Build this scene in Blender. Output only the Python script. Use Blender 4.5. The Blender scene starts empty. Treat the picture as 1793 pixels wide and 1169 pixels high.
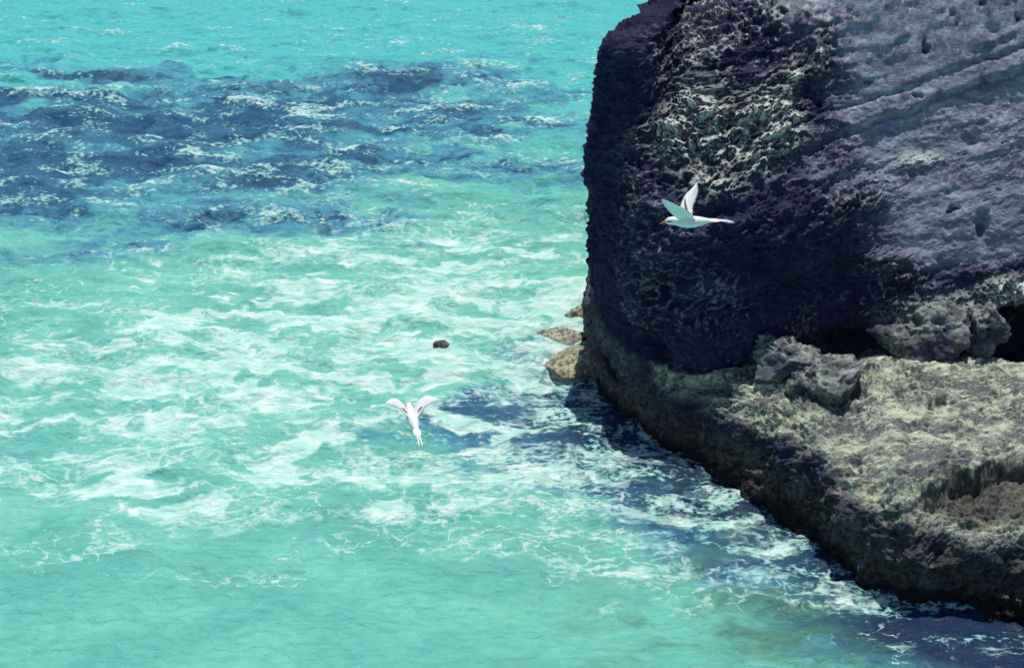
import bpy, bmesh, math, random
import numpy as np
from mathutils import Vector, Matrix

C = bpy.context.scene
COL = C.collection
R = math.radians

# ------------------------------------------------------------------ camera, sky, sun
CAM_H, PITCH, FPX, CX, CY = 24.0, R(28.0), 2932.0, 896.5, 584.5
cam = bpy.data.objects.new('camera', bpy.data.cameras.new('camera'))
COL.objects.link(cam)
cam.location = (0, 0, CAM_H)
cam.rotation_euler = (R(90) - PITCH, 0, 0)
cam.data.sensor_width = 36
cam.data.lens = 36 * FPX / 1793
cam.data.clip_start = 0.5
cam.data.clip_end = 8000
C.camera = cam

SUN_EL, SUN_AZ = R(75), R(14)          # azimuth from +Y towards +X
world = bpy.data.worlds.new('World')
C.world = world
world.use_nodes = True
wn, wl = world.node_tree.nodes, world.node_tree.links
wn.clear()
sky = wn.new('ShaderNodeTexSky')
sky.sky_type = 'NISHITA'
sky.sun_disc = False
sky.sun_elevation = SUN_EL
sky.sun_rotation = SUN_AZ
sky.ozone_density = 4.0
sky.dust_density = 0.3
sky.air_density = 1.0
bg = wn.new('ShaderNodeBackground')
bg.inputs['Strength'].default_value = 0.085
wo = wn.new('ShaderNodeOutputWorld')
wl.new(sky.outputs[0], bg.inputs[0])
wl.new(bg.outputs[0], wo.inputs[0])

sl = bpy.data.lights.new('sun', 'SUN')
sl.energy = 3.6
sl.angle = R(0.5)
sl.color = (1.0, 0.98, 0.90)
sun = bpy.data.objects.new('sun', sl)
COL.objects.link(sun)
S_DIR = Vector((math.cos(SUN_EL) * math.sin(SUN_AZ), math.cos(SUN_EL) * math.cos(SUN_AZ), math.sin(SUN_EL)))
sun.rotation_euler = S_DIR.to_track_quat('Z', 'Y').to_euler()
sun.location = (10, 20, 60)

C.view_settings.view_transform = 'Standard'
C.view_settings.look = 'None'
C.view_settings.exposure = 0.0
C.view_settings.gamma = 1.0
C.view_settings.use_curve_mapping = False

# ------------------------------------------------------------------ helpers
CP, SP = math.cos(PITCH), math.sin(PITCH)


def ray(px, py):
    a, b = (px - CX) / FPX, -(py - CY) / FPX
    return np.array([a, CP + b * SP, -SP + b * CP])


def at(px, py, z=None, Y=None):
    """the place in the world seen at this point of the photograph, on the level z or in the plane Y"""
    d = ray(px, py)
    t = (z - CAM_H) / d[2] if z is not None else Y / d[1]
    return np.array([0, 0, CAM_H]) + d * t


def tag(o, label=None, cat=None, group=None, kind=None):
    if label: o['label'] = label
    if cat: o['category'] = cat
    if group: o['group'] = group
    if kind: o['kind'] = kind
    return o


_rng = np.random.RandomState(7)
_perm = _rng.permutation(256).astype(np.int32)
_perm = np.concatenate([_perm, _perm])
_grad = _rng.normal(size=(256, 3))
_grad = (_grad / np.linalg.norm(_grad, axis=1, keepdims=True)).astype(np.float32)


def perlin(x, y, z):
    x, y, z = (np.asarray(a, dtype=np.float32) for a in (x, y, z))
    xi, yi, zi = np.floor(x), np.floor(y), np.floor(z)
    xf, yf, zf = x - xi, y - yi, z - zi
    xi, yi, zi = (a.astype(np.int32) & 255 for a in (xi, yi, zi))
    f = lambda t: t * t * t * (t * (t * 6 - 15) + 10)
    u, v, w = f(xf), f(yf), f(zf)

    def g(dx, dy, dz):
        h = _perm[_perm[_perm[(xi + dx) & 255] + ((yi + dy) & 255)] + ((zi + dz) & 255)]
        G = _grad[h]
        return G[..., 0] * (xf - dx) + G[..., 1] * (yf - dy) + G[..., 2] * (zf - dz)
    a = g(0, 0, 0); a = a + u * (g(1, 0, 0) - a)
    b = g(0, 1, 0); b = b + u * (g(1, 1, 0) - b)
    c = g(0, 0, 1); c = c + u * (g(1, 0, 1) - c)
    d = g(0, 1, 1); d = d + u * (g(1, 1, 1) - d)
    a = a + v * (b - a)
    c = c + v * (d - c)
    return (a + w * (c - a)) * 1.5


def fbm(x, y, z, octs=4, gain=0.5, lac=2.03, ridged=False):
    s, a, tot = 0, 1.0, 0
    for i in range(octs):
        n = perlin(x + 17.3 * i, y + 5.1 * i, z + 9.7 * i)
        if ridged: n = 1 - 2 * np.abs(n)
        s = s + a * n
        tot += a
        a *= gain
        x, y, z = x * lac, y * lac, z * lac
    return s / tot


def sstep(a, b, x):
    t = np.clip((x - a) / (b - a), 0, 1)
    return t * t * (3 - 2 * t)


def grid_mesh(name, P, smooth=True, attrs=None):
    """one sheet from an (n, m, 3) array of points, with optional point attributes"""
    n, m = P.shape[:2]
    me = bpy.data.meshes.new(name)
    me.vertices.add(n * m)
    me.vertices.foreach_set('co', P.reshape(-1).astype(np.float32))
    i = np.arange((n - 1) * (m - 1))
    r, c = i // (m - 1), i % (m - 1)
    a = r * m + c
    q = np.stack([a, a + 1, a + m + 1, a + m], 1).astype(np.int32)
    me.loops.add(q.size)
    me.loops.foreach_set('vertex_index', q.reshape(-1))
    me.polygons.add(len(q))
    me.polygons.foreach_set('loop_start', np.arange(len(q), dtype=np.int32) * 4)
    if smooth:
        me.polygons.foreach_set('use_smooth', np.ones(len(q), dtype=bool))
    for k, v in (attrs or {}).items():
        at_ = me.attributes.new(k, 'FLOAT', 'POINT')
        at_.data.foreach_set('value', v.reshape(-1).astype(np.float32))
    me.update()
    me.validate()
    return me


def link(name, me, mat=None, parent=None, loc=None):
    o = bpy.data.objects.new(name, me)
    if mat is not None: me.materials.append(mat)
    COL.objects.link(o)
    if parent is not None: o.parent = parent
    if loc is not None: o.location = loc
    return o


def normals(P):
    du = np.gradient(P, axis=0)
    dv = np.gradient(P, axis=1)
    n = np.cross(du, dv)
    return n / (np.linalg.norm(n, axis=2, keepdims=True) + 1e-9)


# node helpers
class NT:
    def __init__(self, name):
        self.m = bpy.data.materials.new(name)
        self.m.use_nodes = True
        self.n, self.l = self.m.node_tree.nodes, self.m.node_tree.links
        self.n.clear()
        self.out = self.n.new('ShaderNodeOutputMaterial')
        self.p = self.n.new('ShaderNodeBsdfPrincipled')
        self.l.new(self.p.outputs[0], self.out.inputs[0])

    def _set(self, sock, v):
        if isinstance(v, bpy.types.NodeSocket): self.l.new(v, sock)
        elif isinstance(v, (tuple, list)) and len(v) == 3 and sock.type == 'RGBA': sock.default_value = (*v, 1)
        else: sock.default_value = v

    def coord(self, scale=(1, 1, 1), rot=(0, 0, 0)):
        tc = self.n.new('ShaderNodeTexCoord')
        mp = self.n.new('ShaderNodeMapping')
        mp.inputs['Scale'].default_value = scale
        mp.inputs['Rotation'].default_value = rot
        self.l.new(tc.outputs['Object'], mp.inputs[0])
        return mp.outputs[0]

    def attr(self, name):
        a = self.n.new('ShaderNodeAttribute')
        a.attribute_name = name
        return a.outputs['Fac']

    def noise(self, vec, scale, detail=4, rough=0.55, dist=0.0):
        t = self.n.new('ShaderNodeTexNoise')
        self.l.new(vec, t.inputs['Vector'])
        t.inputs['Scale'].default_value = scale
        t.inputs['Detail'].default_value = detail
        t.inputs['Roughness'].default_value = rough
        t.inputs['Distortion'].default_value = dist
        return t.outputs['Fac']

    def noisecol(self, vec, scale, detail=2):
        t = self.n.new('ShaderNodeTexNoise')
        self.l.new(vec, t.inputs['Vector'])
        t.inputs['Scale'].default_value = scale
        t.inputs['Detail'].default_value = detail
        return t.outputs['Color']

    def voronoi(self, vec, scale, feature='F1', rand=1.0):
        t = self.n.new('ShaderNodeTexVoronoi')
        t.feature = feature
        self.l.new(vec, t.inputs['Vector'])
        t.inputs['Scale'].default_value = scale
        t.inputs['Randomness'].default_value = rand
        return t.outputs['Distance']

    def vmath(self, op, a, b):
        t = self.n.new('ShaderNodeVectorMath')
        t.operation = op
        self._set(t.inputs[0], a)
        if op == 'SCALE': self._set(t.inputs['Scale'], b)
        else: self._set(t.inputs[1], b)
        return t.outputs[0]

    def math(self, op, a, b=0.0, clamp=False):
        t = self.n.new('ShaderNodeMath')
        t.operation = op
        t.use_clamp = clamp
        self._set(t.inputs[0], a)
        self._set(t.inputs[1], b)
        return t.outputs[0]

    def rng(self, v, a, b, c=0.0, d=1.0, smooth=True):
        t = self.n.new('ShaderNodeMapRange')
        t.interpolation_type = 'SMOOTHSTEP' if smooth else 'LINEAR'
        self._set(t.inputs[0], v)
        for k, x in zip((1, 2, 3, 4), (a, b, c, d)): self._set(t.inputs[k], x)
        return t.outputs[0]

    def mix(self, f, a, b, mode='MIX'):
        t = self.n.new('ShaderNodeMix')
        t.data_type = 'RGBA'
        t.blend_type = mode
        self._set(t.inputs[0], f)
        self._set(t.inputs[6], a)
        self._set(t.inputs[7], b)
        return t.outputs[2]

    def bump(self, h, strength, dist, normal=None):
        t = self.n.new('ShaderNodeBump')
        t.inputs['Strength'].default_value = strength
        t.inputs['Distance'].default_value = dist
        self.l.new(h, t.inputs['Height'])
        if normal is not None: self.l.new(normal, t.inputs['Normal'])
        return t.outputs[0]

    def set(self, **k):
        for a, v in k.items(): self._set(self.p.inputs[a.replace('_', ' ')], v)
        return self.m


# ------------------------------------------------------------------ materials
def make_rock():
    t = NT('weathered_limestone')
    v = t.coord()
    pale, terr, wet_brown, ochre = (t.attr(k) for k in ('pale', 'terrace', 'wet_brown', 'ochre'))
    big = t.noise(v, 0.9, 5, 0.6)
    fine = t.noise(v, 7.0, 6, 0.68)
    grain = t.noise(v, 26.0, 4, 0.7)
    drip = t.noise(t.coord((3.2, 3.2, 0.35)), 1.0, 5, 0.62)
    knob = t.attr('knob')
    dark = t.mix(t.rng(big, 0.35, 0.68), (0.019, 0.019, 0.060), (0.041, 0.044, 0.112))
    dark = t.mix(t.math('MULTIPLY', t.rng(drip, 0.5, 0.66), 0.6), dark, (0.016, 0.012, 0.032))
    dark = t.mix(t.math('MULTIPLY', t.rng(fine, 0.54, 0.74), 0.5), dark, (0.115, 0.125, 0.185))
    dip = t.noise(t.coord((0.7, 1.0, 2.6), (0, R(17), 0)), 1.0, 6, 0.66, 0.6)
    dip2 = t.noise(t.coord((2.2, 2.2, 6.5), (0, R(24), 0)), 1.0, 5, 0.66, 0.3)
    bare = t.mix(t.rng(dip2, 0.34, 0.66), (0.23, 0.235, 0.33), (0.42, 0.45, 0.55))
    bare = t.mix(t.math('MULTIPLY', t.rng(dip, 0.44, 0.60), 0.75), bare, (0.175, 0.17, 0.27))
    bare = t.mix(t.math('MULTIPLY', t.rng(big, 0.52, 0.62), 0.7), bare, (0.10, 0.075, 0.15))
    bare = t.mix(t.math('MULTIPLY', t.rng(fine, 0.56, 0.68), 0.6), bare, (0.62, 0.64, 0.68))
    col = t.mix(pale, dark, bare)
    diag = t.coord((1.0, 2.6, 1.6), (0, 0, R(-42)))
    tf = t.noise(diag, 3.2, 6, 0.70, 0.4)
    tm = t.noise(diag, 0.85, 5, 0.66, 0.5)
    blend = t.rng(t.noise(v, 0.6, 3), 0.42, 0.58)
    tf = t.math('ADD', t.math('MULTIPLY', tf, blend), t.math('MULTIPLY', fine, t.math('SUBTRACT', 1.0, blend)))
    top = t.mix(t.rng(tf, 0.36, 0.58), (0.075, 0.075, 0.085), (0.50, 0.55, 0.42))
    top = t.mix(t.math('MULTIPLY', t.rng(tf, 0.54, 0.66), 0.9), top, (0.88, 0.94, 0.70))
    top = t.mix(t.math('MULTIPLY', t.rng(tm, 0.48, 0.58), 0.82), top, (0.10, 0.105, 0.13))
    top = t.mix(t.math('MULTIPLY', t.rng(big, 0.52, 0.60), 0.6), top, (0.15, 0.15, 0.17))
    top = t.mix(t.math('MULTIPLY', t.rng(tm, 0.46, 0.36), 0.6), top, (0.74, 0.80, 0.54))
    top = t.mix(t.math('MULTIPLY', t.rng(grain, 0.54, 0.66), 0.5), top, (0.74, 0.82, 0.64))
    col = t.mix(terr, col, top)
    col = t.mix(t.math('MULTIPLY', knob, t.rng(fine, 0.36, 0.52)), col, (0.76, 0.80, 0.72))  # sunlit brightness of knobs and ledge tops, put into the rock colour
    och = t.mix(t.rng(fine, 0.4, 0.62), (0.20, 0.17, 0.10), (0.74, 0.72, 0.46))
    col = t.mix(ochre, col, och)
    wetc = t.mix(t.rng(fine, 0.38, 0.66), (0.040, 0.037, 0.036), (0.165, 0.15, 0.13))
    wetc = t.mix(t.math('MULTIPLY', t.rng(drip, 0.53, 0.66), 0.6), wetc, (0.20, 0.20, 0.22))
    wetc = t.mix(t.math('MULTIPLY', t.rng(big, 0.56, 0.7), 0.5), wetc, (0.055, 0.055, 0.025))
    col = t.mix(wet_brown, col, wetc)
    col = t.mix(t.attr('tide'), col, (0.018, 0.018, 0.017))
    h = t.math('ADD', t.math('ADD', t.math('MULTIPLY', fine, 0.5), t.math('MULTIPLY', tf, 0.6)), t.math('MULTIPLY', grain, 0.3))
    return t.set(Base_Color=col, Roughness=0.85, Normal=t.bump(h, 0.9, 0.11),
                 Specular_IOR_Level=t.math('MULTIPLY_ADD', wet_brown, 0.25) if False else 0.2)


def make_water():
    t = NT('sea_water')
    v = t.coord()
    foam, deep_reflect, speck, murk, lace = (t.attr(k) for k in ('foam', 'deep_reflect', 'speck', 'murk', 'lace'))
    warp = t.vmath('SCALE', t.vmath('SUBTRACT', t.noisecol(v, 0.45, 3), (0.5, 0.5, 0.5)), 2.4)
    vw = t.vmath('ADD', v, warp)

    def mapped(vec, sc, rot=0.0):
        mp = t.n.new('ShaderNodeMapping')
        mp.inputs['Scale'].default_value = sc
        mp.inputs['Rotation'].default_value = (0, 0, rot)
        t.l.new(vec, mp.inputs[0])
        return mp.outputs[0]
    streak = t.noise(mapped(vw, (0.40, 1.15, 1), 0.10), 1.0, 7, 0.58)
    lacey = t.voronoi(mapped(t.vmath('ADD', v, t.vmath('SCALE', warp, 0.55)), (0.85, 1.25, 1)), 1.0, 'SMOOTH_F1')
    curd = t.noise(mapped(vw, (1.9, 3.1, 1)), 1.0, 5, 0.62)
    nrm = lambda q, lo=0.30, hi=0.70: t.rng(q, lo, hi, 0.0, 1.0, False)
    streak, curd = nrm(streak), nrm(curd)
    val = t.math('ADD', t.math('MULTIPLY', streak, 0.72), t.math('MULTIPLY', curd, 0.28))
    val = t.math('ADD', val, t.math('MULTIPLY', t.math('MULTIPLY', t.math('SUBTRACT', lacey, 0.42), lace), 0.55))
    fv = t.math('ADD', val, t.math('MULTIPLY', t.math('SUBTRACT', foam, 0.62), 0.85))
    fm = t.rng(fv, 0.49, 0.68)
    wv = t.vmath('ADD', v, t.vmath('SCALE', t.vmath('SUBTRACT', t.noisecol(v, 1.1, 3), (0.5, 0.5, 0.5)), 1.5))
    e1 = t.voronoi(mapped(wv, (0.95, 1.5, 1)), 1.0, 'DISTANCE_TO_EDGE')
    e2 = t.voronoi(mapped(wv, (2.1, 3.3, 1)), 1.0, 'DISTANCE_TO_EDGE')
    wide = t.rng(fv, -0.05, 0.55, 0.0, 0.13)
    net = t.math('SUBTRACT', 1.0, t.math('DIVIDE', e1, t.math('ADD', wide, 0.001)), True)
    net2 = t.math('SUBTRACT', 1.0, t.math('DIVIDE', e2, t.math('ADD', t.math('MULTIPLY', wide, 1.1), 0.001)), True)
    net = t.math('MAXIMUM', t.rng(net, 0.0, 0.55), t.math('MULTIPLY', t.rng(net2, 0.0, 0.6), t.rng(fv, 0.10, 0.40, 0.0, 0.55)))
    net = t.math('MULTIPLY', net, t.rng(t.noise(mapped(v, (4.0, 6.5, 1)), 1.0, 3, 0.6), 0.36, 0.58))
    net = t.math('MULTIPLY', net, t.rng(t.noise(mapped(vw, (0.28, 0.6, 1)), 1.0, 3, 0.5), 0.44, 0.58))
    holes = t.rng(t.noise(mapped(vw, (2.6, 4.4, 1)), 1.0, 4, 0.6), 0.34, 0.48, 0.62, 1.0)
    holes = t.math('MULTIPLY', holes, t.math('SUBTRACT', 1.0, t.math('MULTIPLY', t.attr('strip'), t.rng(t.noise(mapped(wv, (1.5, 3.4, 1), -0.55), 1.0, 5, 0.62), 0.58, 0.44, 0.0, 0.95))))
    fm = t.math('MAXIMUM', t.math('MULTIPLY', fm, holes), t.math('MULTIPLY', net, 0.75))
    fm = t.math('MULTIPLY', fm, t.rng(foam, 0.02, 0.14))
    # small scattered flecks, foam and painted glints together, thickest along the crests
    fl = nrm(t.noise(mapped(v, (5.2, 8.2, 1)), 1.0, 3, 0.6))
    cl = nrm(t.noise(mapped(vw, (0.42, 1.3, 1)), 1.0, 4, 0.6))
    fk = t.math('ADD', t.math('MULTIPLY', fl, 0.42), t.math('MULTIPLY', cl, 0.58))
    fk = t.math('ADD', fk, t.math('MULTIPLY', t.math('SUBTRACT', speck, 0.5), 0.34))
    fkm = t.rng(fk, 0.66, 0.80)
    # body of the water: pale sand bottom, blue deeps, dark rock reflection painted by the ledge
    pat = nrm(t.noise(mapped(vw, (0.13, 0.42, 1)), 1.0, 7, 0.64))
    dp = t.math('MULTIPLY', t.rng(deep_reflect, 0.03, 0.20), t.rng(t.math('ADD', deep_reflect, t.math('MULTIPLY', t.math('SUBTRACT', pat, 0.5), 1.5)), 0.14, 1.0, smooth=False))
    sand = t.mix(t.rng(t.noise(mapped(vw, (0.2, 0.5, 1)), 1.0, 6), 0.3, 0.7), (0.125, 0.46, 0.385), (0.195, 0.61, 0.485))
    far = t.mix(t.attr('far'), sand, (0.105, 0.55, 0.54))
    blue = t.mix(t.rng(pat, 0.3, 0.85), (0.052, 0.175, 0.290), (0.030, 0.105, 0.210))
    mid = t.mix(t.rng(dp, 0.0, 0.55), far, (0.085, 0.320, 0.430))
    body = t.mix(t.rng(dp, 0.45, 0.9), mid, blue)
    mk = t.math('MULTIPLY', murk, t.rng(t.noise(mapped(vw, (0.4, 1.0, 1)), 1.0, 5), 0.38, 0.62))
    body = t.mix(mk, body, (0.105, 0.29, 0.22))
    wave_shade = nrm(t.noise(mapped(vw, (1.1, 2.9, 1)), 1.0, 6, 0.66))
    body = t.mix(t.rng(wave_shade, 0.1, 0.6, 0.45, 0.0), body, t.mix(1.0, body, (0.55, 0.72, 0.82), 'MULTIPLY'))  # shading of the small wave slopes, painted as darker streaks
    fcol = t.mix(t.rng(t.noise(mapped(v, (1.5, 2.2, 1)), 1.0, 4), 0.35, 0.7), (0.44, 0.76, 0.67), (0.78, 0.90, 0.85))
    milk = t.math('MULTIPLY', t.rng(fv, 0.15, 0.60), t.math('SUBTRACT', 0.6, t.math('MULTIPLY', lace, 0.5)))
    body = t.mix(milk, body, (0.24, 0.64, 0.55))
    body = t.mix(t.attr('ledge_reflect'), body, (0.012, 0.032, 0.080))  # reflection of the dark rock, with deep water, mixed into the colour
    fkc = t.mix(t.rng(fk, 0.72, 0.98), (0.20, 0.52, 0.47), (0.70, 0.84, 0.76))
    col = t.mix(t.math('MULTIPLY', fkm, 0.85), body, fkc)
    col = t.mix(fm, col, fcol)
    cover = t.math('MAXIMUM', fm, fkm)
    rip = t.noise(mapped(v, (2.6, 4.6, 1)), 1.0, 5, 0.62, 0.4)
    rip2 = t.noise(mapped(v, (0.9, 1.9, 1)), 1.0, 3, 0.5)
    h = t.math('ADD', rip, t.math('MULTIPLY', rip2, 1.5))
    h = t.math('ADD', h, t.math('MULTIPLY', fv, 0.25))
    return t.set(Base_Color=col, Roughness=t.math('ADD', 0.09, t.math('MULTIPLY', cover, 0.6)),
                 IOR=1.33, Specular_IOR_Level=0.28, Normal=t.bump(h, 0.9, 0.14))


def plain(name, col, rough=0.6, var=0.12, scale=30.0, trans=0.0):
    t = NT(name)
    n = t.noise(t.coord(), scale, 4)
    a = tuple(c * (1 - var) for c in col)
    b = tuple(min(1, c * (1 + var)) for c in col)
    if trans:
        t.set(Subsurface_Weight=0.0)
    return t.set(Base_Color=t.mix(t.rng(n, 0.3, 0.7), a, b), Roughness=rough, Normal=t.bump(n, 0.2, 0.01))


ROCK = make_rock()
WATER = make_water()
FEATHER = plain('white_feather', (0.96, 0.945, 0.945), 0.6, 0.015, 60)
_n, _l = FEATHER.node_tree.nodes, FEATHER.node_tree.links
_o = next(q for q in _n if q.type == 'OUTPUT_MATERIAL')
_p = next(q for q in _n if q.type == 'BSDF_PRINCIPLED')
_t, _m = _n.new('ShaderNodeBsdfTranslucent'), _n.new('ShaderNodeMixShader')
_t.inputs[0].default_value = (0.95, 0.93, 0.93, 1)
_m.inputs[0].default_value = 0.12
_l.new(_p.outputs[0], _m.inputs[1]); _l.new(_t.outputs[0], _m.inputs[2]); _l.new(_m.outputs[0], _o.inputs[0])
BLACK = plain('black_feather', (0.02, 0.02, 0.025), 0.6, 0.1, 60)
BEAK = plain('orange_beak', (0.55, 0.20, 0.04), 0.4, 0.1, 60)
EYE = plain('dark_eye', (0.008, 0.008, 0.01), 0.15, 0.1, 60)

# ------------------------------------------------------------------ sea: one displaced sheet, fine where the photograph looks
def sheet_axis(lo, hi, step, far_lo, far_hi):
    """fine steps in between, growing steps out to the horizon"""
    fine = np.arange(lo, hi + 1e-6, step) if np.isscalar(step) else step
    out, s, x = [], fine[-1] - fine[-2], fine[-1]
    while x < far_hi:
        s *= 1.35
        x += s
        out.append(x)
    pre, s, x = [], fine[1] - fine[0], fine[0]
    while x > far_lo:
        s *= 1.35
        x -= s
        pre.append(x)
    return np.concatenate([pre[::-1], fine, out])


ys = [27.5]
while ys[-1] < 92:
    ys.append(ys[-1] + 0.055 + 0.0018 * (ys[-1] - 27.5))
gy = sheet_axis(0, 0, np.array(ys), -600, 4500)
gx = sheet_axis(-27, 21, 0.075, -3500, 3500)
X, Y = np.meshgrid(gx, gy, indexing='ij')


def blob(px, py, rx, ry, w=1.0):
    """a soft patch on the water centred where the photograph shows it, radii in metres"""
    c = at(px, py, z=0)
    return w * np.exp(-(((X - c[0]) / rx) ** 2 + ((Y - c[1]) / ry) ** 2))


near = 1 - sstep(95, 160, Y)
# swell and chop
lift = 0.10 * np.sin(0.55 * Y - 0.12 * X + 1.6 * fbm(X * 0.08, Y * 0.08, 0 * X, 2))
chop = fbm(X * 0.28 + 3, Y * 0.62, 0 * X + 1.5, 5, 0.52)
chop2 = fbm(X * 0.9, Y * 1.7, 0 * X + 7.5, 3, 0.5, ridged=True)
rough_zone = sstep(48, 58, Y) * (1 - sstep(66, 84, Y) * 0.75)
calm = 1 - 0.75 * (1 - sstep(33.5, 38, Y)) * (1 - sstep(2, 7, X))
Z = (lift + (0.60 * chop + 0.14 * chop2) * (0.75 + 0.5 * rough_zone)) * calm * near
Z -= 0.05

foam = (blob(620, 560, 9, 6.5, 0.75) + blob(860, 470, 6, 3.2, 0.55) + blob(520, 650, 6, 3.0, 0.40)
        + blob(930, 600, 4, 3.0, 0.65) + blob(250, 610, 6, 4.5, 0.42) + blob(140, 720, 6, 3.0, 0.42)
        + blob(300, 860, 6.5, 2.2, 0.34) + blob(640, 800, 4, 2.2, 0.42) + blob(900, 770, 2.2, 1.6, 0.48)
        + blob(1080, 860, 4.5, 2.0, 0.40) + blob(1160, 800, 2.0, 1.2, 0.45) + blob(1310, 910, 2.2, 0.9, 0.45)
        + blob(1420, 970, 1.8, 0.7, 0.42) + blob(1540, 1050, 1.2, 0.35, 0.85) + blob(1000, 690, 3, 1.5, 0.22)
        + blob(430, 645, 1.7, 1.5, 0.6) + blob(80, 830, 4, 1.6, 0.3) + blob(1250, 990, 3.5, 1.2, 0.22)
        + blob(760, 440, 5, 1.4, 0.35) + blob(1000, 380, 2, 1.5, 0.3))
shore = np.array([at(a_, b_, z=0)[:2] for a_, b_ in ((1058, 650), (1075, 695), (1125, 742), (1215, 808), (1305, 862), (1398, 920), (1470, 965), (1540, 1028), (1640, 1045), (1793, 1072), (1950, 1095))])
dist = np.full(X.shape, 1e3)
for p0, p1 in zip(shore[:-1], shore[1:]):
    e_ = p1 - p0
    t_ = np.clip(((X - p0[0]) * e_[0] + (Y - p0[1]) * e_[1]) / (e_ @ e_), 0, 1)
    dist = np.minimum(dist, np.hypot(X - p0[0] - t_ * e_[0], Y - p0[1] - t_ * e_[1]))
wob = fbm(X * 0.7, Y * 0.7, 0 * X + 21, 3)
ds = dist * (1 + 0.5 * wob)
strip = np.exp(-(ds / 2.4) ** 2)
foam = foam * (1 - 0.30 * strip) + 0.30 * np.exp(-((ds - 0.95) / 0.55) ** 2) * sstep(3.0, 4.5, X) * (1 - 0.6 * sstep(7.6, 9.2, X)) + 0.14 * np.exp(-((ds - 2.1) / 0.7) ** 2)
foam = foam + blob(200, 900, 9, 2.0, 0.20) + blob(600, 900, 7, 2.0, 0.20) + blob(950, 960, 6, 2.0, 0.14) + blob(1250, 1010, 4, 1.5, 0.12)
foam = foam + 1.6 * (blob(985, 612, 1.5, 1.0) + blob(775, 606, 0.6, 0.5) + blob(970, 650, 1.0, 0.35) + blob(985, 590, 1.4, 0.8) + blob(1020, 552, 1.3, 0.7))
foam = 0.88 * (1 - np.exp(-1.45 * foam))
lace = np.clip(0.25 + 1.2 * strip + blob(1050, 820, 7, 4, 1.2) + blob(650, 820, 5, 3, 0.6), 0, 1)
deep_reflect = (blob(40, 232, 13, 7.0, 0.80) + blob(520, 210, 11, 5.0, 0.36) + blob(-80, 315, 10, 4, 0.42) + blob(720, 160, 7, 3.2, 0.30)
        + blob(870, 260, 8, 7, 0.15) + blob(200, 370, 12, 4, 0.20) + blob(960, 160, 6, 6, 0.12) + blob(330, 300, 9, 4, 0.3)
        + blob(1000, 740, 3.2, 1.8, 1.0) + blob(820, 740, 2.6, 1.5, 0.75) + blob(1130, 830, 2.8, 1.3, 1.0)
        + blob(1270, 900, 2.4, 1.0, 0.60) + blob(1400, 950, 1.8, 0.8, 0.6) + blob(1090, 720, 1.4, 1.6, 0.8)
        + blob(1680, 1115, 2.6, 1.0, 1.15) + blob(1790, 1130, 2.6, 1.2, 0.9) + blob(20, 770, 2.5, 1.3, 0.3))
deep_reflect = np.clip(deep_reflect + 1.1 * strip, 0, 1.15)  # shore term: deep water plus the rock's reflection, both as colour
crest = np.clip(chop * 1.6 + 0.4 * chop2, -0.6, 0.9)
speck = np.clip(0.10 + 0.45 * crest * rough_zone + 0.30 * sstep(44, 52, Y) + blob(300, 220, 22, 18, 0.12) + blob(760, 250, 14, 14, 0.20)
                + blob(950, 780, 6, 3.5, 0.65) + blob(250, 820, 12, 4, 0.35) + blob(1150, 860, 6, 3, 0.5) + 0.55 * np.exp(-(ds / 2.2) ** 2), 0, 1)  # base level and shore term also paint glints
murk = np.clip(blob(1330, 1050, 3.5, 2.0, 1.0) + blob(1100, 930, 4, 1.5, 0.5) + blob(1500, 1130, 3, 1.2, 0.7) + blob(1200, 1120, 4, 1.5, 0.5), 0, 1)
far = sstep(52, 72, Y)
ledge_reflect = np.clip(blob(1100, 770, 1.5, 1.2, 0.75) + blob(960, 745, 2.2, 0.9, 0.45) + blob(1250, 880, 2.0, 0.6, 0.5) + blob(1720, 1110, 2.3, 0.9, 1.1) + blob(1830, 1150, 2.5, 1.1, 0.9) + blob(1180, 820, 1.8, 0.5, 0.5) + blob(1330, 900, 1.8, 0.45, 0.6) + 0.95 * np.exp(-(ds / 2.0) ** 2), 0, 0.97)  # painted reflection of the ledge's dark rock over its deep water
P = np.stack([X, Y, Z], 2)
sea = link('sea', grid_mesh('sea', P, True, dict(foam=foam, deep_reflect=deep_reflect, speck=speck, murk=murk, lace=lace, far=far, ledge_reflect=ledge_reflect, strip=strip)), WATER)
tag(sea, kind='structure')

# ------------------------------------------------------------------ cliff with its rock terrace: stations along the shore, a profile at each
ZW = np.array([4.0, 5.5, 6.6, 7.5, 8.5])                      # levels on the wall between its foot and its rim


def station(B, D, E, rec, rim, back, sh=None, C_out=0.25):
    """B waterline, D terrace edge, E foot of the wall, rec = how far the wall has stepped back at each level,
    rim = (step back, height), back = direction into the rock"""
    B, D, E = map(np.array, (B, D, E))
    bk = np.array([*back, 0.0]); bk = bk / np.linalg.norm(bk)
    pts = [B - bk * 0.5 + [0, 0, -1.6], B, B * 0.6 + D * 0.4 - bk * C_out * 0.4, B * 0.25 + D * 0.75 - bk * C_out, D,
           D * 0.55 + E * 0.45 + np.array([0, 0, 0.05]), E]
    foot = np.array([E[0], E[1], 0])
    for z, r in zip(ZW, rec):
        pts.append(foot + bk * r + [0, 0, z])
    rz = max(rim[1], 9.0)
    pts.append(foot + bk * rim[0] + [0, 0, rz])
    pts.append(foot + bk * (rim[0] + 1.4) + [0, 0, rz + 0.45])
    pts.append(foot + bk * (rim[0] + 9) + [0, 0, rz + 1.6])
    pts = np.array(pts)
    if sh is not None:                                        # sideways shape of the seaward edge, by height
        pts[6:13, 0] += sh
    return pts


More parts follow.
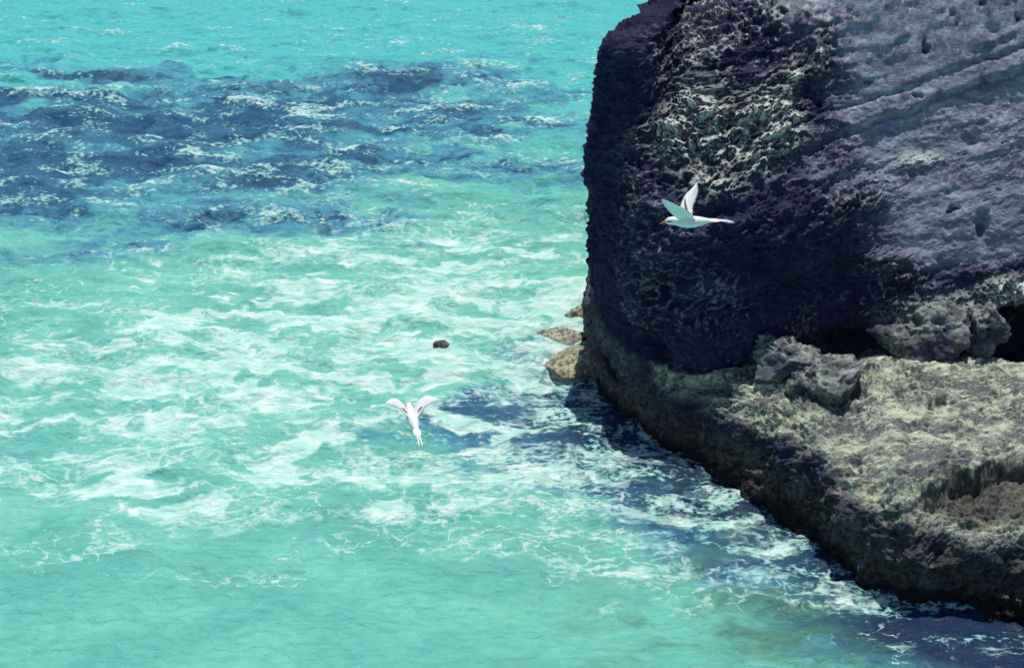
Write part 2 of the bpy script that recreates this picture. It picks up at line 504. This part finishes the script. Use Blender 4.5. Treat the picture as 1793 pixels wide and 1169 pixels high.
LEFT = [0.10, 0.20, 0.40, 0.75, 1.0]
MID = [0.05, 0.05, 0.55, 1.70, 2.85]
RGT = [0.10, 0.60, 1.20, 1.72, 2.25]
ST = []
ST.append(station((6.2, 58, 0), (6.4, 58, 1.5), (6.6, 58, 2.4), LEFT, (3.0, 12.5), (1, 0.1)))
ST.append(station((3.4, 50, 0), (3.5, 50, 1.5), (3.6, 50, 2.4), LEFT, (2.4, 11.4), (1, 0.25)))
ST.append(station((2.62, 45.6, 0), (2.65, 45.6, 1.4), (2.68, 45.6, 2.4), LEFT, (1.9, 10.3), (1, 0.3)))
ST.append(station(at(1058, 640, z=0), (2.50, 42.9, 1.3), (2.55, 43.0, 2.4), [0.0, 0.05, 0.10, 0.15, 0.20], (0.25, 9.8), (0.75, 0.66),
                  np.array([-0.02, -0.14, -0.26, -0.50, -0.42, -0.34, -0.27])))
ST.append(station(at(1075, 695, z=0), at(1085, 660, Y=41.4), (3.0, 41.4, 2.0), [0.05, 0.10, 0.3, 0.6, 0.8], (1.0, 9.9), (0.45, 0.9),
                  np.array([0.0, -0.05, -0.12, -0.22, -0.22, -0.18, -0.15])))
ST.append(station(at(1125, 742, z=0), at(1132, 655, Y=39.9), at(1138, 636, z=2.1), MID, (3.9, 9.65), (0.15, 1)))
ST.append(station(at(1215, 808, z=0), at(1235, 690, Y=38.6), at(1240, 648, z=2.2), MID, (4.1, 9.8), (0.05, 1)))
ST.append(station(at(1305, 862, z=0), at(1335, 728, Y=37.2), at(1340, 632, z=2.4), MID, (4.2, 10.2), (0, 1)))
ST.append(station(at(1398, 920, z=0), at(1430, 775, Y=35.6), at(1440, 605, z=2.5), [0.05, 0.1, 0.6, 1.45, 2.4], (4.1, 11.4), (0, 1)))
ST.append(station(at(1470, 965, z=0), at(1495, 850, Y=34.0), at(1510, 600, z=2.6), RGT, (4.2, 12.4), (0, 1)))
ST.append(station(at(1540, 1028, z=0), at(1570, 888, Y=32.9), at(1590, 598, z=2.6), RGT, (4.9, 13.2), (0, 1)))
ST.append(station(at(1640, 1045, z=0), at(1660, 925, Y=32.5), at(1690, 594, z=2.6), RGT, (5.1, 13.6), (-0.05, 1)))
ST.append(station(at(1793, 1072, z=0), at(1793, 940, Y=32.2), at(1793, 590, z=2.6), RGT, (5.2, 13.8), (-0.05, 1)))
ST.append(station((12.4, 30.3, 0), (12.6, 31.2, 1.1), (17.0, 39.8, 2.7), RGT, (5.3, 14.2), (-0.1, 1)))
ST.append(station((16.0, 29.4, 0), (16.3, 30.5, 1.2), (22.0, 39.2, 2.8), RGT, (2.8, 14.6), (-0.15, 1)))
ST.append(station((22.0, 28.4, 0), (22.5, 29.5, 1.2), (30.0, 37.5, 2.8), RGT, (3.0, 15.0), (-0.2, 1)))
K = np.array(ST)                                              # (stations, profile points, 3)

NU, NV = 760, 900


def pchip(x, y, xn):
    """monotone cubic through the stations (no overshoot)"""
    h = np.diff(x)
    sh_ = (-1,) + (1,) * (y.ndim - 1)
    d = np.diff(y, axis=0) / h.reshape(sh_)
    m = np.zeros_like(y)
    m[0], m[-1] = d[0], d[-1]
    a, b = d[:-1], d[1:]
    same = a * b > 0
    m[1:-1] = np.where(same, 2 * a * b / np.where(np.abs(a + b) < 1e-9, 1e-9, a + b), 0)
    i = np.clip(np.searchsorted(x, xn, side='right') - 1, 0, len(x) - 2)
    t = ((xn - x[i]) / h[i]).reshape(sh_)
    hh = h[i].reshape(sh_)
    return ((2 * t**3 - 3 * t**2 + 1) * y[i] + (t**3 - 2 * t**2 + t) * hh * m[i]
            + (-2 * t**3 + 3 * t**2) * y[i + 1] + (t**3 - t**2) * hh * m[i + 1])


# station spacing follows the ground they cover; samples are dense where the shore is in view
us = np.array([0, 0.35, 0.7, 1.1, 1.6, 2.3, 3.3, 4.3, 5.3, 6.1, 7.0, 8.1, 9.7, 10.3, 10.7, 11.0]) 
un = np.linspace(0, 11.0, NU)
vs = np.array([0, 0.4, 1.0, 1.5, 2.0, 3.1, 4.3, 5.0, 5.8, 6.4, 7.0, 7.6, 8.4, 8.9, 9.3])
vn = np.linspace(0, 9.3, NV)
G = pchip(us, K, un)                                          # (NU, profile, 3)
G = np.transpose(pchip(vs, np.transpose(G, (1, 0, 2)), vn), (1, 0, 2))
Ug, Vg = np.meshgrid(un, vn, indexing='ij')
N = normals(G)
N *= np.sign(np.sum(N * np.array([-0.2, -1, 0.4]), axis=2, keepdims=True).mean())

x, y, z = G[..., 0], G[..., 1], G[..., 2]
terr = sstep(1.75, 2.15, Vg) * (1 - sstep(4.1, 4.5, Vg))
wall = sstep(4.1, 4.6, Vg)
face = 1 - sstep(1.7, 2.2, Vg)
top = sstep(8.3, 8.6, Vg)
# broad lumps, strata that dip to the left, pits
zd = z - 0.22 * x
lump = fbm(x * 0.42, y * 0.42, z * 0.5, 4, 0.5)
strata = fbm(x * 0.35, y * 0.6, zd * 2.1 + 4, 4, 0.55)
craggy = fbm(x * 1.5 + 9, y * 1.5, z * 1.9, 5, 0.58, ridged=True)
pits = fbm(x * 3.4, y * 3.4 + 2, z * 3.4, 3, 0.55)
fines = fbm(x * 8, y * 8, z * 8 + 5, 2, 0.5)
rag = fbm(x * 3.1 + 2, y * 3.1, (z - 0.3 * x) * 4.2, 4, 0.62, ridged=True)
worn = 0.30 + 1.4 * sstep(-0.25, 0.35, fbm(x * 0.5 + 90, y * 0.5, z * 0.8, 3))
d = (0.34 * lump * wall + 0.70 * face * (0.3 + 0.7 * sstep(3, 5, x)) * fbm(x * 0.8 + 5, y * 0.8, z * 0.6, 4) + 0.16 * lump * terr
     + 0.26 * strata * wall
     + (0.20 * wall + 0.26 * face + 0.13 * terr) * craggy
     + (0.085 * wall + 0.09 * face + 0.115 * terr + 0.07 * top) * rag * worn
     - 0.20 * np.maximum(pits, 0) ** 1.2 * (0.8 * wall + 1.4 * terr + 0.8 * face) * worn
     + 0.05 * fines
     - 0.30 * terr * sstep(0.12, 0.55, fbm(x * 1.2 + 40, y * 1.0, z, 4, 0.6)) + 0.12 * terr * fbm(x * 0.8, y * 1.6, z + 60, 3, ridged=True))


def spot(px, py, Y_, r, w=1.0, rz=None):
    c = at(px, py, Y=Y_)
    return w * np.exp(-((x - c[0]) ** 2 / r ** 2) - ((z - c[2]) / (rz or r)) ** 2) * wall


# knobbly patches of the wall, their sunlit tops painted pale
band = (spot(1225, 225, 41.3, 0.75) + spot(1345, 215, 41.5, 0.7) + spot(1290, 255, 41, 0.9, 0.9, 0.4) + spot(1175, 275, 40.7, 0.4, 0.9, 0.3)
        + spot(1350, 245, 41, 0.6, 0.9, 0.3) + spot(1245, 315, 40.6, 0.7, 0.6, 0.2) + spot(1330, 295, 40.6, 0.4, 0.8, 0.2)
        + spot(1610, 285, 41.2, 0.7, 1.0, 0.18) + spot(1390, 150, 41.8, 0.25, 0.9) + spot(1440, 120, 42, 0.12, 0.9, 0.35)
        + spot(1370, 10, 43.5, 0.6, 0.3, 0.4)
        + spot(1660, 545, 39.8, 1.6, 0.8, 0.45) + spot(1770, 505, 40, 0.8, 0.9, 0.3))
band = np.clip(band, 0, 1)
knob = fbm(x * 1.7, y * 2.0, (z - 0.25 * x) * 2.3 + 3, 5, 0.50, ridged=True)
lay = (z - 0.25 * x) / 0.34 + 1.1 * fbm(x * 0.9 + 3, y * 0.5, z * 0.9, 4, 0.55)
saw = 1 - (lay - np.floor(lay))
blk = sstep(-0.25, 0.15, fbm(x * 1.8 + 13, y * 0.8, z * 1.8, 3, 0.5))
d += band * (0.42 * knob + 0.05 * rag + 0.34 * saw * blk)
lay2 = (z - 0.22 * x) / 0.55 + 1.4 * fbm(x * 0.5 + 53, y * 0.4, z * 0.6, 4, 0.55)
d += wall * (1 - top) * 0.10 * (1 - (lay2 - np.floor(lay2))) * sstep(-0.1, 0.3, fbm(x * 0.7 + 71, y * 0.4, z * 0.9, 3))
sunlit_mask = np.clip(band * 1.5 - 0.1, 0, 1) * sstep(-0.05, 0.25, knob + 0.5 * rag)
sunlit_mask = np.maximum(sunlit_mask, 0.75 * sstep(7.4, 8.2, Vg) * sstep(1.0, 1.8, Ug) * sstep(0.74, 1.05, knob * 0.6 + 0.7 * rag + 0.3 * lump))
sunlit_mask = np.maximum(sunlit_mask, 0.35 * wall * sstep(0.62, 0.9, rag + 0.6 * lump))
# smoother bare face on the right, with a bed of rock standing proud along a rising line
lim = 8.4 + 1.6 * fbm(x * 0.4, y * 0.3, z * 0.5 + 11, 3) + 1.2 * (1 - sstep(6.2, 8.0, z)) - 0.8 * sstep(9, 12, z)
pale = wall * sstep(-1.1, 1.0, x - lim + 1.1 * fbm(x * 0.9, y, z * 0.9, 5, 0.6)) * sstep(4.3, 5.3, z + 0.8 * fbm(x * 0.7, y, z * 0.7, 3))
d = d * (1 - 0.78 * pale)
bed = z - (7.6 + 0.30 * (x - 8.0)) + 0.18 * fbm(x * 0.9, y, z * 0.3, 3)
d += wall * sstep(5.5, 8.0, x) * (0.17 * sstep(-0.06, 0.06, bed) * np.exp(-np.maximum(bed, 0) / 1.3) - 0.10 * np.exp(-((bed - 0.55) / 0.05) ** 2) - 0.16 * np.exp(-((bed - 0.02) / 0.07) ** 2))
right = wall * sstep(6.0, 8.0, x)
for off, amp, gate in ((0.9, 0.16, 3.1), (1.75, 0.12, 5.7), (2.6, 0.14, 8.2), (3.5, 0.12, 1.3), (-0.8, 0.13, 6.6), (-1.7, 0.10, 2.2)):
    w_ = bed - off + 0.22 * fbm(x * 1.3 + gate, y * 0.5, z * 0.5, 4)
    on = sstep(-0.05, 0.25, fbm(x * 0.6 + gate * 3, y * 0.2, z * 0.3 + gate, 2))
    d += right * on * 0.5 * amp * (sstep(-0.04, 0.05, w_) * np.exp(-np.maximum(w_, 0) / 0.4) - 0.9 * np.exp(-(w_ / 0.045) ** 2))
pock = fbm(x * 1.6 + 31, y * 1.6, z * 2.2 + 31, 3, 0.5)
d -= right * 0.30 * sstep(0.36, 0.62, pock)
d += right * 0.04 * fbm(x * 1.1, y, (z - 0.3 * x) * 2.4, 5, 0.6)
# the steep step along the right edge of the terrace
stp = sstep(8.6, 10.0, x) * terr
P = G + N * d[..., None]


def hollow(px, py, Y_, rx, ry, rz, depth):
    c = at(px, py, Y=Y_)
    w = np.exp(-((P[..., 0] - c[0]) / rx) ** 2 - ((P[..., 1] - c[1]) / ry) ** 2 - ((P[..., 2] - c[2]) / rz) ** 2)
    return w * depth


hol = (hollow(1135, 605, 39.9, 0.55, 1.2, 0.55, 0.9) + hollow(1770, 565, 40.3, 0.9, 1.2, 0.5, 1.6)
       + hollow(1295, 640, 39.3, 0.4, 0.8, 0.22, 0.5) + hollow(1630, 590, 39.9, 1.2, 0.9, 0.28, 0.4)
       + hollow(1480, 600, 39.7, 0.7, 0.8, 0.3, 0.7) + hollow(1420, 640, 39.0, 0.7, 0.6, 0.3, 0.5)
       + hollow(1755, 72, 42, 0.2, 1, 0.16, 0.35) + hollow(1715, 262, 41, 0.25, 1, 0.15, 0.3) + hollow(1722, 400, 40.5, 0.14, 1, 0.3, 0.4)
       + hollow(1300, 430, 40, 0.5, 1, 0.5, 0.3) + hollow(1480, 480, 40, 0.6, 1, 0.6, 0.35))
P = P - N * hol[..., None]

# the terrace breaks down in a step towards the lower bench on the right
edge_y = np.interp(P[..., 0], [8.2, 9.3, 10.4, 12.2, 16], [31.5, 32.7, 33.5, 34.2, 34.8]) + 0.40 * fbm(P[..., 0] * 1.5, P[..., 1] * 0.5, 0 * x, 5, 0.65)
side = sstep(8.5, 9.6, P[..., 0]) * sstep(1.9, 2.2, Vg) * (1 - sstep(3.6, 4.2, Vg))
dy = P[..., 1] - edge_y
level = np.where(dy > 0, 2.38 + 0.04 * dy, 1.62 + 0.10 * (P[..., 1] - 32.4))
level = level + (2.38 - level) * sstep(-0.30, 0.0, dy) * (dy <= 0)
rel = P[..., 2] - G[..., 2]
P[..., 2] += side * (level + rel - P[..., 2])
stepface = side * np.exp(-((dy + 0.12) / 0.30) ** 2)
P[..., 1] += stepface * 0.35 * fbm(P[..., 0] * 1.4, 0 * x, P[..., 2] * 2.4, 4, 0.55)
P[..., 2] += stepface * 0.16 * fbm(P[..., 0] * 1.6 + 9, P[..., 1] * 2.0, 0 * x, 3, 0.5)

pale = pale * sstep(2.5, 3.5, Ug)
sunlit_mask = sunlit_mask * sstep(1.4, 1.9, Ug)
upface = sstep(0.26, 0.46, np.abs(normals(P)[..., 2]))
sunlit_mask = sunlit_mask * (0.06 + 0.94 * upface)  # painted sunlight kept to the upward faces
wet_brown = (1 - sstep(0.9, 1.9, P[..., 2] + 0.5 * lump + 0.25 * craggy)) * face
wet_brown = np.maximum(wet_brown, 0.85 * face * sstep(0.0, 0.4, -N[..., 2] + 0.45))
bench = side * (1 - sstep(-0.15, 0.05, dy))
wet_brown = np.clip(wet_brown, 0, 1) * (1 - sstep(1.85, 2.05, Vg))
wet_brown = np.maximum(wet_brown, bench * np.clip(0.80 + 0.6 * lump, 0, 1))  # bench gets the same dark brown tone
tmask = sstep(1.55, 1.95, Vg + 0.25 * lump) * (1 - sstep(3.9, 4.3, Vg + 0.2 * lump)) * (0.25 + 0.75 * sstep(1.9, 2.9, Ug))
tmask = tmask * (1 - 0.0 * top)
tide = np.clip(1 - sstep(0.12, 0.5, P[..., 2] + 0.25 * lump), 0, 0.9) * face
ochre = np.clip(1.0 * sstep(1.45, 1.8, Vg) * (1 - sstep(2.0, 2.3, Vg)) * sstep(5, 7, x) * sstep(0.10, 0.40, fbm(x * 0.9 + 77, y * 0.9, z * 1.4, 4, 0.6)) + face * 0.9 * sstep(0.25, 0.6, fbm(x * 1.2, y * 1.2, z * 1.2 + 8, 3)) * sstep(1.2, 1.7, Vg), 0, 1)
cliff = link('cliff', grid_mesh('cliff', P, True, dict(pale=pale, terrace=tmask, wet_brown=wet_brown, ochre=ochre, knob=sunlit_mask, tide=tide)), ROCK)
tag(cliff, kind='structure')


# ------------------------------------------------------------------ separate rocks
def rock(name, loc, size, seed, label, group=None, sub=6, rough=0.22, terrace=0.0, ochre=0.0, wetness=0.0, rot=0.0, flat=1.0, cat='rock'):
    bm = bmesh.new()
    bmesh.ops.create_icosphere(bm, subdivisions=sub, radius=1.0)
    me = bpy.data.meshes.new(name)
    bm.to_mesh(me)
    bm.free()
    n = len(me.vertices)
    co = np.empty(n * 3, np.float32)
    me.vertices.foreach_get('co', co)
    co = co.reshape(-1, 3)
    s = seed * 7.7
    # a squarish block with broken faces
    rs = np.random.RandomState(seed)
    r = np.full(n, 1.45)
    for _ in range(15):
        nk = rs.normal(size=3); nk /= np.linalg.norm(nk)
        c_ = co @ nk
        r = np.minimum(r, np.where(c_ > 0.05, rs.uniform(0.72, 1.0) / np.maximum(c_, 0.05), 9))
    q = co * r[:, None]
    p = q * np.array(size)
    f1 = fbm(p[:, 0] * 0.9 + s, p[:, 1] * 0.9, p[:, 2] * 1.2, 3)
    f2 = fbm(p[:, 0] * 2.2 + s, p[:, 1] * 2.2, p[:, 2] * 3.0, 4, 0.58, ridged=True)
    f3 = fbm(p[:, 0] * 6 + s, p[:, 1] * 6, p[:, 2] * 6, 2)
    k = rough * min(1.0, 1.6 * max(size))
    p = p + co * (k * 1.6 * f1 + k * 0.45 * f2 + 0.40 * k * f3)[:, None]
    me.vertices.foreach_set('co', p.astype(np.float32).reshape(-1))
    for kk, vv in (('pale', 0.0), ('terrace', terrace), ('wet_brown', wetness), ('ochre', ochre), ('knob', 0.0), ('tide', 0.0)):
        a = me.attributes.new(kk, 'FLOAT', 'POINT')
        nz = 0.5 * fbm(p[:, 0] * 1.3 + s, p[:, 1] * 1.3, p[:, 2] * 1.3, 3)
        if kk == 'knob': vv, nz = 0.0, 0
        a.data.foreach_set('value', (0.4 * sstep(0.45, 0.75, f2) * sstep(0.15, 0.6, co[:, 2])).astype(np.float32) if kk == 'knob' and terrace else np.clip(np.full(n, vv) + (nz if 0 < vv < 1 else 0), 0, 1).astype(np.float32))  # knob value paints sunlit tops paler on the upper side
    me.polygons.foreach_set('use_smooth', np.ones(len(me.polygons), dtype=bool))
    me.update()
    o = link(name, me, ROCK, loc=loc)
    o.rotation_euler = (0, 0, rot)
    tag(o, label, cat, group)
    return o


c = at(1015, 640, z=0)
rock('foot_rock', (c[0] + 0.1, c[1] + 0.1, 0.0), (1.20, 0.80, 0.25), 3, 'low pointed rock with yellow sunlit top at the foot of the cliff, washed by foam', ochre=0.7, terrace=0.3, rot=0.25, rough=0.13)
c = at(775, 602, z=0)
rock('wave_washed_rock', (c[0], c[1], -0.02), (0.19, 0.15, 0.10), 5, 'tiny dark rock standing alone in the foam, left of the cliff', ochre=0.4, wetness=0.5, sub=5, rough=0.16)
c = at(1030, 545, z=0)
rock('reef_ridge', (c[0], c[1], -0.10), (1.0, 0.26, 0.16), 8, 'thin pale rock ridge in the foam running to the left edge of the cliff', terrace=0.7, ochre=0.3, rot=0.6, rough=0.13)
c = at(985, 585, z=0)
rock('reef_ridge', (c[0], c[1], -0.13), (0.85, 0.34, 0.15), 9, 'flat pale rock hump barely breaking the foam behind the pointed rock', terrace=0.7, ochre=0.4, rot=0.2, rough=0.10)
c = at(1440, 662, Y=37.6)
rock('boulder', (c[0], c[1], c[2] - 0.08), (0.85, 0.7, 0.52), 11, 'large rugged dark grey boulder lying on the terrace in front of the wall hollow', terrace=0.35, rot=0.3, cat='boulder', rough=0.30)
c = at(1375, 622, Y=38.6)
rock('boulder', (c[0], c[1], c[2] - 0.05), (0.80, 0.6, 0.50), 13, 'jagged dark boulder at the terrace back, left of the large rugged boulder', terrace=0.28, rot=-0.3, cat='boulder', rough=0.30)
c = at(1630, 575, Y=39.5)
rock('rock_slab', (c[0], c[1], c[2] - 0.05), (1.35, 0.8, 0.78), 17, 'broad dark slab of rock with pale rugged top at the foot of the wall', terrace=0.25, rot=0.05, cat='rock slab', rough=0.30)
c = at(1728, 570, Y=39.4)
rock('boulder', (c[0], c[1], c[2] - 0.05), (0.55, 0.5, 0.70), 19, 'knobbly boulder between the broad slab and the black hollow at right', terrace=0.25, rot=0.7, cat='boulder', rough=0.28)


# ------------------------------------------------------------------ tropicbirds
def loft(name, rings, mat, parent, seg=20):
    """a closed tube through rings of (centre, half width, half height) in the bird's own axes"""
    bm = bmesh.new()
    rows = []
    cs = [Vector(r[0]) for r in rings]
    for i, (c_, w, h) in enumerate(rings):
        t_ = (cs[min(i + 1, len(cs) - 1)] - cs[max(i - 1, 0)]).normalized()
        side = t_.cross(Vector((0, 0, 1))).normalized()
        up = side.cross(t_).normalized()
        rows.append([bm.verts.new(Vector(c_) + side * (w * math.cos(a)) + up * (h * math.sin(a)))
                     for a in (2 * math.pi * k / seg for k in range(seg))])
    for a, b in zip(rows, rows[1:]):
        for k in range(seg):
            bm.faces.new((a[k], a[(k + 1) % seg], b[(k + 1) % seg], b[k]))
    bm.faces.new(rows[0][::-1])
    bm.faces.new(rows[-1])
    bmesh.ops.recalc_face_normals(bm, faces=bm.faces)
    for f in bm.faces: f.smooth = True
    me = bpy.data.meshes.new(name)
    bm.to_mesh(me)
    bm.free()
    return link(name, me, mat, parent)


def wing_pt(lead, trail, u, v, camber, thick, s):
    """point on a wing: u along it, v from leading to trailing edge, s = +1 upper face, -1 lower"""
    def along(pts):
        f = u * (len(pts) - 1)
        i = min(int(f), len(pts) - 2)
        t_ = f - i
        p0, p1, p2, p3 = (Vector(pts[max(0, min(len(pts) - 1, i + k))]) for k in (-1, 0, 1, 2))
        return 0.5 * ((2 * p1) + (p2 - p0) * t_ + (2 * p0 - 5 * p1 + 4 * p2 - p3) * t_**2 + (3 * p1 - p0 - 3 * p2 + p3) * t_**3)
    a, b = along(lead), along(trail)
    return a, b


def make_wing(parent, lead, trail, up, bar=None, thick=0.010, camber=0.016, nu=36, nv=12, tip=None):
    up = Vector(up).normalized()
    bm = bmesh.new()
    faces_ = {}
    for s in (1, -1):
        for i in range(nu + 1):
            u = i / nu
            a, b = wing_pt(lead, trail, u, 0, 0, 0, s)
            for j in range(nv + 1):
                v = j / nv
                prof = math.sin(math.pi * min(1, v ** 0.6)) if v < 1 else 0
                p = a.lerp(b, v) + up * (camber * math.sin(math.pi * v) * (1 - 0.6 * u) + s * thick * 0.5 * prof * (1 - 0.7 * u))
                if j == nv and i > 3:                          # feather ends along the trailing edge
                    p += (b - a).normalized() * (0.011 * (0.5 + 0.5 * math.cos(i * 2.2)))
                faces_[(s, i, j)] = bm.verts.new(p)
    for s in (1, -1):
        for i in range(nu):
            for j in range(nv):
                q = [faces_[(s, i, j)], faces_[(s, i + 1, j)], faces_[(s, i + 1, j + 1)], faces_[(s, i, j + 1)]]
                bm.faces.new(q if s > 0 else q[::-1])
    bmesh.ops.remove_doubles(bm, verts=bm.verts, dist=1e-5)
    for f in bm.faces: f.smooth = True
    me = bpy.data.meshes.new('wing')
    bm.to_mesh(me)
    bm.free()
    w = link('wing', me, FEATHER, parent)
    # the black bar on the upper side of the inner wing and the black outer primaries
    for nm, path, half in [x_ for x_ in (bar, tip) if x_]:
        bm = bmesh.new()
        for s in (1, -1):
            row = []
            for k in range(17):
                t_ = k / 16
                u = path[0][0] + (path[1][0] - path[0][0]) * t_
                v0 = path[0][1] + (path[1][1] - path[0][1]) * t_
                hw = half * math.sin(math.pi * (0.08 + 0.84 * t_))
                rr = []
                for dv in (-hw, 0, hw):
                    v = min(0.97, max(0.03, v0 + dv))
                    a, b = wing_pt(lead, trail, u, 0, 0, 0, 1)
                    prof = math.sin(math.pi * v ** 0.6)
                    rr.append(bm.verts.new(a.lerp(b, v) + up * (camber * math.sin(math.pi * v) * (1 - 0.6 * u)
                              + thick * 0.5 * prof * (1 - 0.7 * u) + (0.003 if s > 0 else -0.001))))
                row.append(rr)
            for r0, r1 in zip(row, row[1:]):
                for q in (0, 1):
                    f = (r0[q], r1[q], r1[q + 1], r0[q + 1])
                    bm.faces.new(f if s > 0 else f[::-1])
        me = bpy.data.meshes.new(nm)
        bm.to_mesh(me)
        bm.free()
        link(nm, me, BLACK, w)
    return w


def ball(name, loc, r, mat, parent, sc=(1, 1, 1)):
    bm = bmesh.new()
    bmesh.ops.create_uvsphere(bm, u_segments=14, v_segments=10, radius=r)
    for v_ in bm.verts: v_.co = Vector((v_.co.x * sc[0], v_.co.y * sc[1], v_.co.z * sc[2]))
    for f in bm.faces: f.smooth = True
    me = bpy.data.meshes.new(name)
    bm.to_mesh(me)
    bm.free()
    return link(name, me, mat, parent, loc)


def tropicbird(loc, rotz, label, wl_, wr_, tilt=(0, 0)):
    """flies towards its own -X, Z up; wl_/wr_ = (leading edge, trailing edge, up side) of the left (-Y) and right wing"""
    root = bpy.data.objects.new('tropicbird', None)
    COL.objects.link(root)
    root.location = loc
    root.rotation_euler = (tilt[0], tilt[1], rotz)
    tag(root, label, 'bird', 'white tropicbirds flying by the cliff')
    b = loft('body', [((-0.190, 0, -0.012), .004, .004), ((-0.183, 0, -0.010), .018, .019), ((-0.160, 0, -0.004), .029, .031),
                      ((-0.130, 0, -0.002), .032, .034), ((-0.100, 0, -0.005), .033, .036), ((-0.060, 0, -0.008), .042, .045),
                      ((-0.010, 0, -0.010), .050, .050), ((0.050, 0, -0.010), .047, .046), ((0.100, 0, -0.006), .037, .035),
                      ((0.150, 0, -0.002), .024, .021), ((0.190, 0, 0.000), .015, .010), ((0.215, 0, 0.000), .007, .004)], FEATHER, root)
    k = loft('beak', [((-0.236, 0, -0.030), .001, .001), ((-0.226, 0, -0.025), .004, .005), ((-0.205, 0, -0.017), .008, .010), ((-0.180, 0, -0.011), .011, .013)], BEAK, root, 12)
    for s in (-1, 1):
        ball('eye', (-0.166, s * 0.0275, 0.003), 0.0065, EYE, root)
        loft('eye_stripe', [((-0.182, s * 0.0215, -0.001), .0015, .002), ((-0.166, s * 0.0295, 0.003), .003, .006), ((-0.148, s * 0.0315, 0.007), .0025, .005), ((-0.132, s * 0.0315, 0.011), .001, .001)], BLACK, root, 8)
    # fanned short tail and the two long streamers
    loft('tail', [((0.140, 0, 0.000), .018, .012), ((0.190, 0, 0.002), .034, .007), ((0.230, 0, 0.001), .030, .005), ((0.255, 0, 0.0), .014, .003)], FEATHER, root)
    for s in (-1, 1):
        loft('tail_streamer', [((0.190, s * 0.006, 0.002), .008, .006), ((0.260, s * 0.009, 0.000), .0085, .006), ((0.310, s * 0.011, -0.005), .0075, .005),
                               ((0.345, s * 0.013, -0.012), .006, .004), ((0.370, s * 0.014, -0.018), .0015, .001)], FEATHER, root, 10)
    make_wing(root, *wl_)
    make_wing(root, *wr_)
    return root


BAR = ('wing_bar', ((0.06, 0.55), (0.50, 0.72)), 0.10)
BAR3 = ('wing_bar', ((0.10, 0.70), (0.36, 0.82)), 0.06)
BAR2 = ('wing_bar', ((0.04, 0.74), (0.42, 0.16)), 0.085)
# bird in front of the dark wall: wings raised, left wing coming forward
c = at(1206, 386, Y=12.4)
b1 = tropicbird(c, 0.0, 'white tropicbird with raised wings flying before the dark cliff wall',
                ([(-0.085, -0.03, 0.02), (-0.145, -0.10, 0.095), (-0.205, -0.17, 0.185), (-0.250, -0.21, 0.268)],
                 [(0.05, -0.035, 0.02), (-0.03, -0.10, 0.13), (-0.135, -0.17, 0.215), (-0.235, -0.215, 0.280)], (0.1, 0.8, 0.5), BAR),
                ([(-0.085, 0.03, 0.02), (-0.062, 0.11, 0.085), (-0.020, 0.18, 0.145), (0.038, 0.23, 0.185), (0.078, 0.28, 0.218)],
                 [(0.035, 0.03, 0.02), (0.035, 0.10, 0.075), (0.060, 0.16, 0.115), (0.083, 0.22, 0.160), (0.082, 0.275, 0.213)], (-0.1, -0.6, 0.8), BAR2))
# second bird, over the foam, heading away with spread wings
c = at(722, 730, Y=11.8)
b2 = tropicbird(c, R(-76), 'white tropicbird with spread wings flying low over the foam, away from the cliff',
                ([(-0.085, -0.03, 0.02), (-0.14, -0.081, 0.07), (-0.13, -0.148, 0.11), (-0.06, -0.222, 0.12)],
                 [(0.05, -0.03, 0.01), (-0.01, -0.081, 0.06), (-0.04, -0.148, 0.10), (-0.045, -0.226, 0.12)], (0, 0, 1), BAR3),
                ([(-0.085, 0.03, 0.02), (-0.14, 0.081, 0.07), (-0.13, 0.148, 0.11), (-0.06, 0.222, 0.12)],
                 [(0.05, 0.03, 0.01), (-0.01, 0.081, 0.06), (-0.04, 0.148, 0.10), (-0.045, 0.226, 0.12)], (0, 0, 1), BAR3), (R(-4), R(8)))
